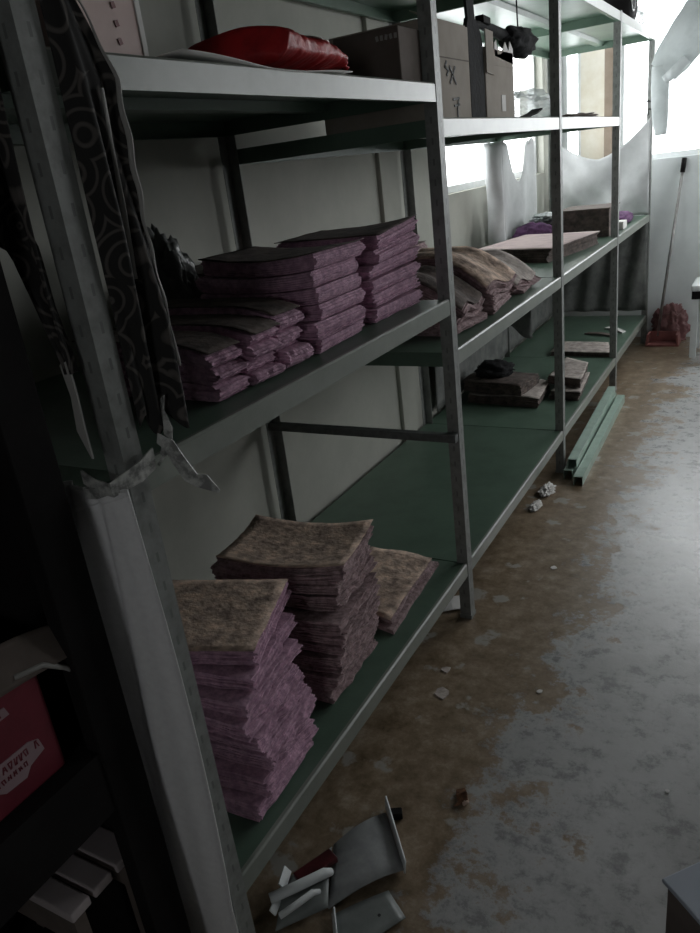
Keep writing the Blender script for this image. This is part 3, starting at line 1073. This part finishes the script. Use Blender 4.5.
# milky film strip tied to the last post and rising to the right
def ribbonpath(pts, wid, nu, th):
    """puffy band along pts (x, y, z) with half widths; closed section"""
    P = [Vector(p) for p in pts]

    def c(u):
        f = u * (len(P) - 1)
        i = min(int(f), len(P) - 2)
        f -= i
        p0, p1, p2, p3 = P[max(i - 1, 0)], P[i], P[i + 1], P[min(i + 2, len(P) - 1)]
        q = .5 * ((2 * p1) + (p2 - p0) * f + (2 * p0 - 5 * p1 + 4 * p2 - p3) * f * f + (3 * p1 - p0 - 3 * p2 + p3) * f ** 3)
        wv = wid[i] * (1 - f) + wid[i + 1] * f
        return q, wv

    def fn(u, v):
        q, wv = c(u)
        q2, _ = c(min(1, u + .01))
        q1, _ = c(max(0, u - .01))
        d = (q2 - q1).normalized()
        side = d.cross(Vector((0, 1, 0))).normalized()
        a = 2 * math.pi * v
        cr = .12 * noise.noise(Vector((u * 7, v * 6, 1.3)))
        return q + side * wv * math.cos(a) * (1 + cr * .5) + Vector((0, 1, 0)) * th * math.sin(a) * (1 + 2.4 * cr)
    return closed_sweep(fn, nu, 28)


t = thing('plastic_banner', 'wide milky plastic strip tied to the last post and slanting up to the right', 'plastic', (.05, 5.590, 1.38))
link('upper_band', ribbonpath([(.455, 5.590, 2.27), (.295, 5.590, 2.06), (.155, 5.590, 1.875), (.060, 5.590, 1.750)], [.13, .13, .125, .09], 40, .022), 'film', t, smooth=True)
link('hanging_tail', ribbonpath([(.050, 5.585, 1.79), (.046, 5.580, 1.66), (.050, 5.580, 1.52), (.060, 5.580, 1.385)], [.06, .055, .052, .035], 30, .018), 'film', t, smooth=True)
link('fold', ribbonpath([(.20, 5.555, 1.80), (.13, 5.550, 1.74), (.07, 5.560, 1.70)], [.03, .035, .025], 20, .014), 'film', t, smooth=True)
b = BM()
tube(b, [(.285 + .030 * math.cos(a) * .8, 5.548, 2.085 + .045 * math.sin(a)) for a in [k * math.pi / 12 for k in range(25)]], .006, 8)
link('ring', b, 'black', t, smooth=True, label='dark ring')
b = BM()
tube(b, [(.012, 5.620, 1.58), (-.03, 5.610, 1.60), (-.08, 5.605, 1.58), (-.09, 5.600, 1.53), (-.06, 5.600, 1.50), (-.02, 5.605, 1.52), (-.03, 5.610, 1.55), (.010, 5.618, 1.545)], .004, 6)
tag(link('wire_loop', b, 'black', smooth=True), 'loop of thin dark wire on the last post in front of the window', 'wire')
b = BM()
blob(b, (.0, 5.650, 1.50), (.035, .03, .12), .35, 3, 21, flat=False, sub=4)

b.free()

# ------------------------------------------------------------------ near post: ribbon, scarves, mesh sheet
t = thing('tied_ribbon', 'pale satin ribbon knotted round the nearest post with loose ends hanging', 'ribbon', (.01, .74, 1.03))
b = BM()
strip(b, [(-.046, .644, 1.052), (-.02, .641, 1.042), (.010, .641, 1.038), (.018, .690, 1.042), (.014, .724, 1.048)], [(0, 0, .010)] * 5, .003)
strip(b, [(-.046, .642, 1.028), (-.02, .639, 1.031), (.010, .640, 1.042), (.020, .690, 1.054), (.016, .724, 1.062)], [(0, 0, .008)] * 5, .003)
link('wrap', b, 'ribbon', t)
b = BM()
strip(b, [(.014, .750, 1.05), (.024, .755, 1.085), (.018, .757, 1.115), (.022, .76, 1.135)], [(.008, .004, 0), (.007, .002, .004), (.006, -.003, .003), (.004, 0, .003)], .003)
link('ribbon_end', b, 'ribbon', t)
b = BM()
strip(b, [(.012, .742, 1.078), (.026, .748, 1.066), (.034, .753, 1.040), (.046, .758, 1.012), (.058, .766, 1.004), (.080, .775, .985)], [(0, .003, .007), (.006, .004, .006), (.009, .004, .003), (.010, .004, .004), (.008, .005, .008), (.001, .001, .002)], .003)
link('ribbon_end', b, 'ribbon', t)
b = BM()
strip(b, [(.012, .738, 1.042), (.018, .746, 1.052), (.020, .752, 1.064)], [(.006, 0, .006), (.006, .004, .006), (.003, .002, .003)], .004)
link('knot', b, 'ribbon', t)


def scarf_r(u, v):
    # right of the post, in front of the shelf edges; u across (0 at the post), v down
    z = 1.660 - .56 * v
    wid = .006 + .062 * min(1, v / .20) ** .7 - .016 * max(0, v - .75) / .25
    y = .7215 + (wid + .010) * u
    x = .004 + .016 * min(1, u * 3) + .012 * min(1, u * 3) * math.sin(u * 6 + 2 * v) * min(1, v * 3) + .010 * min(1, u * 3) * math.sin(u * 14 - v * 5) * min(1, v * 2)
    if v > .80:
        z += .018 * math.sin(u * 12)
    return (x, y, z)


t = thing('black_scarf', 'black patterned scarf hanging down the shelf side of the nearest post', 'scarf', (.02, .82, 1.10))
sheet('scarf_body', scarf_r, 30, 44, .003, 'paisley', t)
def hem(u, v):
    p = Vector(scarf_r(.955 + .045 * v, .04 + .80 * u))
    return p + Vector((.005 + .002 * math.sin(u * 40), 0, 0))
sheet('hem', hem, 50, 2, .003, 'trim', t, label='pale frayed hem')
def hem2(u, v):
    p = Vector(scarf_r(.60 + .05 * v, .22 + .42 * u))
    return p + Vector((.0065, 0, 0))
sheet('fold_edge', hem2, 24, 2, .003, 'trim', t, label='pale folded edge')


def scarf_l(u, v):
    z = 1.74 - .54 * v
    x1 = -.020
    if z > 1.42:
        x0 = -.22
    elif z > 1.36:
        x0 = -.085 - .135 * (z - 1.36) / .06
    else:
        x0 = -.030 - .055 * max(0, z - 1.21) / .15
    x = x0 + (x1 - x0) * u
    y = .655 + .006 * math.sin(u * 9 + 3 * v) + .004 * math.sin(u * 21 - 4 * v)
    return (x, y, z)


t = thing('paisley_scarf', 'dark paisley scarf hanging on the left side of the nearest post', 'scarf', (-.15, .73, 1.12))
sheet('scarf_body', scarf_l, 26, 40, .003, 'paisley', t)
b = BM()
strip(b, [(-.030, .650, 1.215), (-.024, .648, 1.17), (-.028, .648, 1.12), (-.020, .648, 1.08)], [(.008, 0, .003), (.006, 0, .002), (.008, 0, .0), (.001, 0, 0)], .003)
link('loose_end', b, 'trim', t, label='pale frayed end')


def netfn(u, v):
    z = 1.034 - 1.017 * v
    xr = .028 + .016 * math.sin(math.pi * min(1, v * 1.25)) - .012 * max(0, v - .7)
    xl = -.34
    x = xl + (xr - xl) * u
    gather = max(0, 1 - v * 1.6)
    fold = .0065 * math.sin(13 * (1 - u) / (.30 + .70 * v) + .4) + .003 * math.sin(29 * (1 - u) / (.35 + .65 * v) + v)
    y = .648 + fold
    z -= .018 * (1 - u) * (1 - v) * -1 * .4
    return (x, min(y, .672), z)


t = thing('mesh_curtain', 'grey mesh sheet hanging from the ribbon beside the nearest post to the floor', 'curtain', (-.17, .72, .02))
sheet('curtain_panel', netfn, 60, 44, .002, 'net', t)
sheet('turned_hem', lambda u, v: tuple(Vector(netfn(u, .003 + (.004 + .11 * (1 - u)) * v)) + Vector((0, -.0025, 0))), 40, 6, .002, 'net', t)

# grey plastic bag at the back of the middle shelf
b = BM()
blob(b, (-.50, 1.375, ZM), (.085, .085, .18), .28, 2.6, 31, sub=5)
tag(link('plastic_bag', b, 'greybag', smooth=True), 'crumpled grey plastic bag behind the low piles, middle shelf by the wall', 'bag')

# ------------------------------------------------------------------ black cupboard at the left edge
CX0, CX1, CY0, CY1, CH = -.56, -.030, -.45, .600, 1.95
cab = thing('open_cupboard', 'tall black open-fronted cupboard at the left edge beside the rack', 'cupboard', (-.3, .1, 0))
boxobj('side_panel', 'black', (CX0, CX1 - .03, CY1 - .022, CY1, 0, CH), cab)
boxobj('side_panel', 'black', (CX0, CX1 - .03, CY0, CY0 + .022, 0, CH), cab)
boxobj('back_panel', 'black', (CX0, CX0 + .012, CY0 + .022, CY1 - .022, 0, CH), cab)
boxobj('stile', 'black', (CX1 - .03, CX1, CY1 - .066, CY1, 0, CH), cab, .002)
boxobj('stile', 'black', (CX1 - .03, CX1, CY0, CY0 + .066, 0, CH), cab, .002)
boxobj('top_board', 'black', (CX0, CX1, CY0, CY1, CH, CH + .02), cab)
for z in (.06, .655, 1.13):
    boxobj('shelf_board', 'black', (CX0 + .012, CX1 - .03, CY0 + .022, CY1 - .022, z - .02, z), cab)
boxobj('rail', 'black', (CX1 - .03, CX1 - .004, CY0 + .066, CY1 - .066, .545, .655), cab)
boxobj('rail', 'black', (CX1 - .03, CX1 - .004, CY0 + .066, CY1 - .066, .02, .06), cab)

# red carton in the cupboard
t = thing('red_box', 'red printed carton with a pale label standing in the black cupboard', 'box', (-.2, .38, .656))
RX, RYB, RZ = -.062, .500, .656
boxobj('box_body', 'redbox', (-.34, RX, .20, RYB, RZ, .845), t, .006)
b = BM()
prism(b, [(.30, .735), (.455, .735), (.470, .728), (.474, .708), (.448, .700), (.438, .688), (.405, .690), (.392, .700), (.30, .702)], 'x', RX, RX + .0015)
link('label', b, 'label', t, label='pale pink label panel')
b = BM()
prism(b, [(.30, .806), (.440, .806), (.444, .792), (.30, .790)], 'x', RX, RX + .0015)
link('label', b, 'label', t, label='pale pink title band')


def scribble(parent, y0, y1, z, hgt, seed):
    """a line of small print too blurred to read: a row of short strokes"""
    rnd = random.Random(seed)
    b = BM()
    y = y0
    while y < y1:
        wd = rnd.uniform(.0035, .007)
        if rnd.random() < .88:
            for q in range(2):
                obox(b, (RX + .0018, y + wd * (.2 + .6 * q), z), (.0006, .0016, hgt * rnd.uniform(.7, 1)), rx=rnd.uniform(-.3, .3))
            obox(b, (RX + .0018, y + wd * .5, z + hgt * rnd.choice((-.4, 0, .4))), (.0006, wd * .7, .0016))
        y += wd + .003
    link('lettering', b, 'redbox', parent)


scribble(t, .325, .462, .7235, .0125, 1)
scribble(t, .335, .440, .7080, .0085, 2)
scribble(t, .325, .436, .7985, .0085, 3)
sheet('open_flap', lambda u, v: (-.055 + .020 * u - .012 * math.sin(v * 3), .30 + .26 * v, .850 + .02 * (1 - v) + .030 * math.sin(v * 2.6) * (1 - u) - .028 * u), 8, 14, .003, 'darkcarton', t, label='brown flap')
b = BM()
tube(b, [(-.05, .46, .842), (-.045, .50, .835), (-.043, .53, .810), (-.045, .545, .792)], .004, 8)
link('string', b, 'trim', t, smooth=True)

# pale slatted crate at the foot of the cupboard
t = thing('slatted_crate', 'pale slatted crate standing low inside the black cupboard', 'crate', (-.25, .53, .0605))
for k, (ya, yb) in enumerate(((.432, .470), (.478, .516), (.526, .576))):
    b = BM()
    box(b, -.44, -.068, ya, yb, .400, .418, .003)
    link('slat', b, 'slat', t)
for xx in (-.43, -.095):
    for yy in (.436, .548):
        boxobj('leg', 'darkcarton', (xx, xx + .022, yy, yy + .022, .0605, .3995), t)
for ya in (.440, .552):
    boxobj('crate_rail', 'darkcarton', (-.40, -.10, ya, ya + .016, .33, .3995), t)

# a black box with pale slots on the upper cupboard board
t = thing('black_case', 'black case with three pale slots on the upper board of the cupboard', 'case', (-.25, .5, 1.1305))
boxobj('case_body', 'black', (-.36, -.066, .28, .572, 1.1305, 1.34), t, .006)
for k in range(3):
    b = BM()
    obox(b, (-.0655, .545 + .010 * k * 0, 1.200 + k * .026), (.0015, .045, .004))
    link('slot', b, 'trim', t)

# ------------------------------------------------------------------ things on the floor
t = thing('metal_tray', 'broken white enamel tray with a dark red insert on the floor', 'tray', (.06, .95, 0))


def onfloor(u, v, A, B, C, D, z):
    p = (Vector(A) * (1 - u) + Vector(B) * u) * (1 - v) + (Vector(D) * (1 - u) + Vector(C) * u) * v
    return (p.x, p.y, z)


TA, TB, TC, TD = (.018, .985), (.090, 1.105), (.192, .985), (.085, .845)
sheet('tray_panel', lambda u, v: onfloor(u, v, TA, TB, TC, TD, .012 + .016 * math.sin(u * 2.8)), 12, 4, .003, 'whitemetal', t)
sheet('raised_edge', lambda u, v: onfloor(u * 1.0, v, (.078, 1.128), (.194, .984), (.196, .988), (.080, 1.132), .008 + .032 * v), 12, 3, .004, 'stool', t, label='upturned edge coloured bright as if lit')  # near-white material stands in for light caught by the tray edge
sheet('side_wing', lambda u, v: onfloor(u, v, (-.030, .880), (.016, .980), (.083, .848), (.010, .760), .010 + .018 * math.sin(v * 3)), 8, 10, .003, 'greymetal', t)
b = BM()
obox(b, (.022, .905, .034), (.034, .095, .014), rz=.15 - .60, bev=.003)
link('insert', b, 'redtray', t, label='dark red plastic insert')
for (xa, ya, xb, yb, r, m_) in ((-.025, .80, .055, .895, .011, 'stool'), (.015, .775, .055, .845, .007, 'stool')):
    b = BM()
    tube(b, [(xa, ya, .040), ((xa + xb) / 2, (ya + yb) / 2 - .004, .045), (xb - .004, yb, .042), (xb + .004, yb + .014, .034)], [r, r, r, r * .7], 12)
    link('bar', b, m_, t, smooth=True)
b = BM()
obox(b, (-.028, .858, .032), (.022, .045, .004), rz=.3, ry=.9, bev=.001)
link('tab', b, 'stool', t)
b = BM()
obox(b, (-.012, .80, .030), (.018, .040, .004), rz=.2, ry=.9, bev=.001)
link('tab', b, 'stool', t)
b = BM()
obox(b, (.110, 1.118, .010), (.030, .022, .018), rz=.5, bev=.003)
link('bracket', b, 'black', t)

t = thing('enamel_plate', 'grey-green enamel plate with a small hole in front of the broken tray', 'plate', (.16, .86, 0))
PA, PB, PC, PD = (.100, .845), (.178, .935), (.236, .895), (.160, .760)
sheet('plate_body', lambda u, v: onfloor(u, v, PA, PB, PC, PD, .006 + .003 * math.sin(u * 3)), 8, 6, .003, 'greymetal', t)
sheet('plate_rim', lambda u, v: onfloor(u, v, (.094, .842), (.100, .846), (.160, .760), (.154, .757), .006 + .020 * u), 3, 6, .003, 'stool', t)
b = BM()
tube(b, [(.186, .876, .0085), (.186, .876, .0105)], .0035, 10)
link('hole', b, 'ink', t)

b = BM()
strip(b, [(.222, 1.245, .006), (.232, 1.226, .014), (.240, 1.212, .010), (.228, 1.196, .004)], [(.010, .004, .003), (.012, .004, .006), (.010, .006, .002), (.006, .004, 0)], .005)
t = thing('fruit_peel', 'curled orange-brown peel lying alone on the worn floor', 'peel', (.23, 1.22, 0))
link('peel_skin', b, 'peel', t)
b = BM()
blob(b, (.243, 1.216, .001), (.009, .011, .008), .25, 3, 2, sub=3)
link('pith', b, 'peelpale', t, smooth=True)

b = BM()
strip(b, [(-.13, 1.97, .004), (-.09, 1.99, .010), (-.05, 2.02, .006)], [(-.02, .035, 0)] * 3, .002)
tag(link('paper_scrap', b, 'white'), 'white paper scrap under the bottom shelf behind the second post', 'paper')
for k, (x, y, r, sd, lb) in enumerate(((-.02, 2.96, .030, 3, 'crumpled white plastic wrapper on the floor beside the third post'),
                                       (-.025, 2.80, .022, 4, 'smaller white plastic shred on the floor nearer than the crumpled wrapper'))):
    b = BM()
    blob(b, (x, y, .0005), (r, r * 2.2, r * .6), .45, 3.4, 40 + sd, sub=4)
    tag(link('plastic_scrap', b, 'white', smooth=False), lb, 'litter')
chips = [(.045, 1.56, .030, 'larger pale paint flake on the worn floor below the low flat pile'),
         (.02, 1.66, .016, 'small pale flake beside the larger paint flake'),
         (.30, 1.66, .010, 'tiny pale crumb on the floor in line with the second post'),
         (.17, 2.33, .012, 'white crumb on the brown worn patch past the second post'),
         (.66, 1.42, .006, 'tiny white speck on the grey floor at the lower right')]
for x, y, r, lb in chips:
    b = BM()
    n = 7
    prism(b, [(x + r * random.uniform(.6, 1.1) * math.cos(2 * math.pi * k / n), y + r * random.uniform(.6, 1.2) * math.sin(2 * math.pi * k / n)) for k in range(n)], 'z', .0003, .003)
    tag(link('paint_flake', b, 'palesheet' if r > .012 else 'white'), lb, 'litter')


# spare shelf beams lying under the third bay
def beam(x, z, y0, y1, label, wdt=.040, hgt=.042, rz=0.0):
    b = BM()
    t_ = .003
    prism(b, [(-wdt / 2, 0), (wdt / 2, 0), (wdt / 2, hgt), (wdt / 2 - t_, hgt), (wdt / 2 - t_, t_), (-wdt / 2 + t_, t_), (-wdt / 2 + t_, hgt), (-wdt / 2, hgt)], 'y', y0, y1)
    bmesh.ops.rotate(b, verts=b.verts, cent=(0, y0, hgt / 2), matrix=Matrix.Rotation(math.pi, 3, 'Y'))
    bmesh.ops.rotate(b, verts=b.verts, cent=(0, y0, 0), matrix=Matrix.Rotation(rz, 3, 'Z'))
    o = link('steel_beam', b, 'beam')
    o.location = (x, 0, z)
    tag(o, label, 'beam', 'spare beams under the third bay')


beam(.092, .0005, 3.06, 4.26, 'outermost spare green steel beam on the floor under the third bay', rz=.022)
beam(.034, .0005, 3.12, 4.30, 'inner spare green steel beam on the floor under the third bay', rz=.018)
beam(.046, .0435, 3.15, 4.28, 'upper spare green steel beam lying across the inner and outermost ones', rz=.032)

# dustpan, pink bag and stool at the far wall
t = thing('dustpan', 'red long-handled dustpan leaning at the far wall beside the rack end', 'dustpan', (.06, 5.580, 0))
b = BM()
tube(b, [(.075, 5.650, .05), (.128, 5.730, .62), (.176, 5.802, 1.14)], .010, 10)
link('handle', b, 'steel', t, smooth=True)
b = BM()
tube(b, [(.176, 5.802, 1.135), (.184, 5.814, 1.225)], .016, 10)
link('grip', b, 'black', t, smooth=True)
b = BM()
prism(b, [(.008, .003), (.23, .003), (.22, .085), (.207, .085), (.213, .014), (.024, .014), (.031, .085), (.018, .085)], 'y', 5.530, 5.660)
box(b, .026, .212, 5.645, 5.658, .014, .085)
link('pan', b, 'redpan', t)
b = BM()
blob(b, (.150, 5.742, .0005), (.125, .060, .165), .30, 2.8, 51, sub=5)
tag(link('rubbish_bag', b, 'pinkbag', smooth=True), 'crumpled pinkish plastic bag against the far wall behind the dustpan', 'bag')

t = thing('stool', 'white plastic stool with a dark rim at the right edge by the far wall', 'stool', (.48, 5.380, 0))
boxobj('seat', 'stool', (.315, .64, 5.230, 5.550, .435, .475), t, .012)
boxobj('rim', 'black', (.322, .633, 5.237, 5.543, .385, .4345), t, .004)
for xx in (.325, .592):
    for yy in (5.240, 5.502):
        b = BM()
        prism(b, [(xx, yy), (xx + .038, yy), (xx + .038, yy + .038), (xx, yy + .038)], 'z', 0, .3845)
        link('leg', b, 'stool', t)

# pale-topped carton at the lower right corner, close to the camera
t = thing('carton', 'grey-blue topped carton corner at the lower right edge of the picture', 'box', (.88, .93, 0))
b = BM()
obox(b, (.884, .944, .140), (.26, .24, .278), rz=math.radians(-42), bev=.004)
link('box_body', b, 'darkcarton', t)
b = BM()
obox(b, (.884, .944, .284), (.272, .252, .008), rz=math.radians(-42), bev=.002)
link('lid', b, 'cartonblue', t, label='pale grey-blue lid')
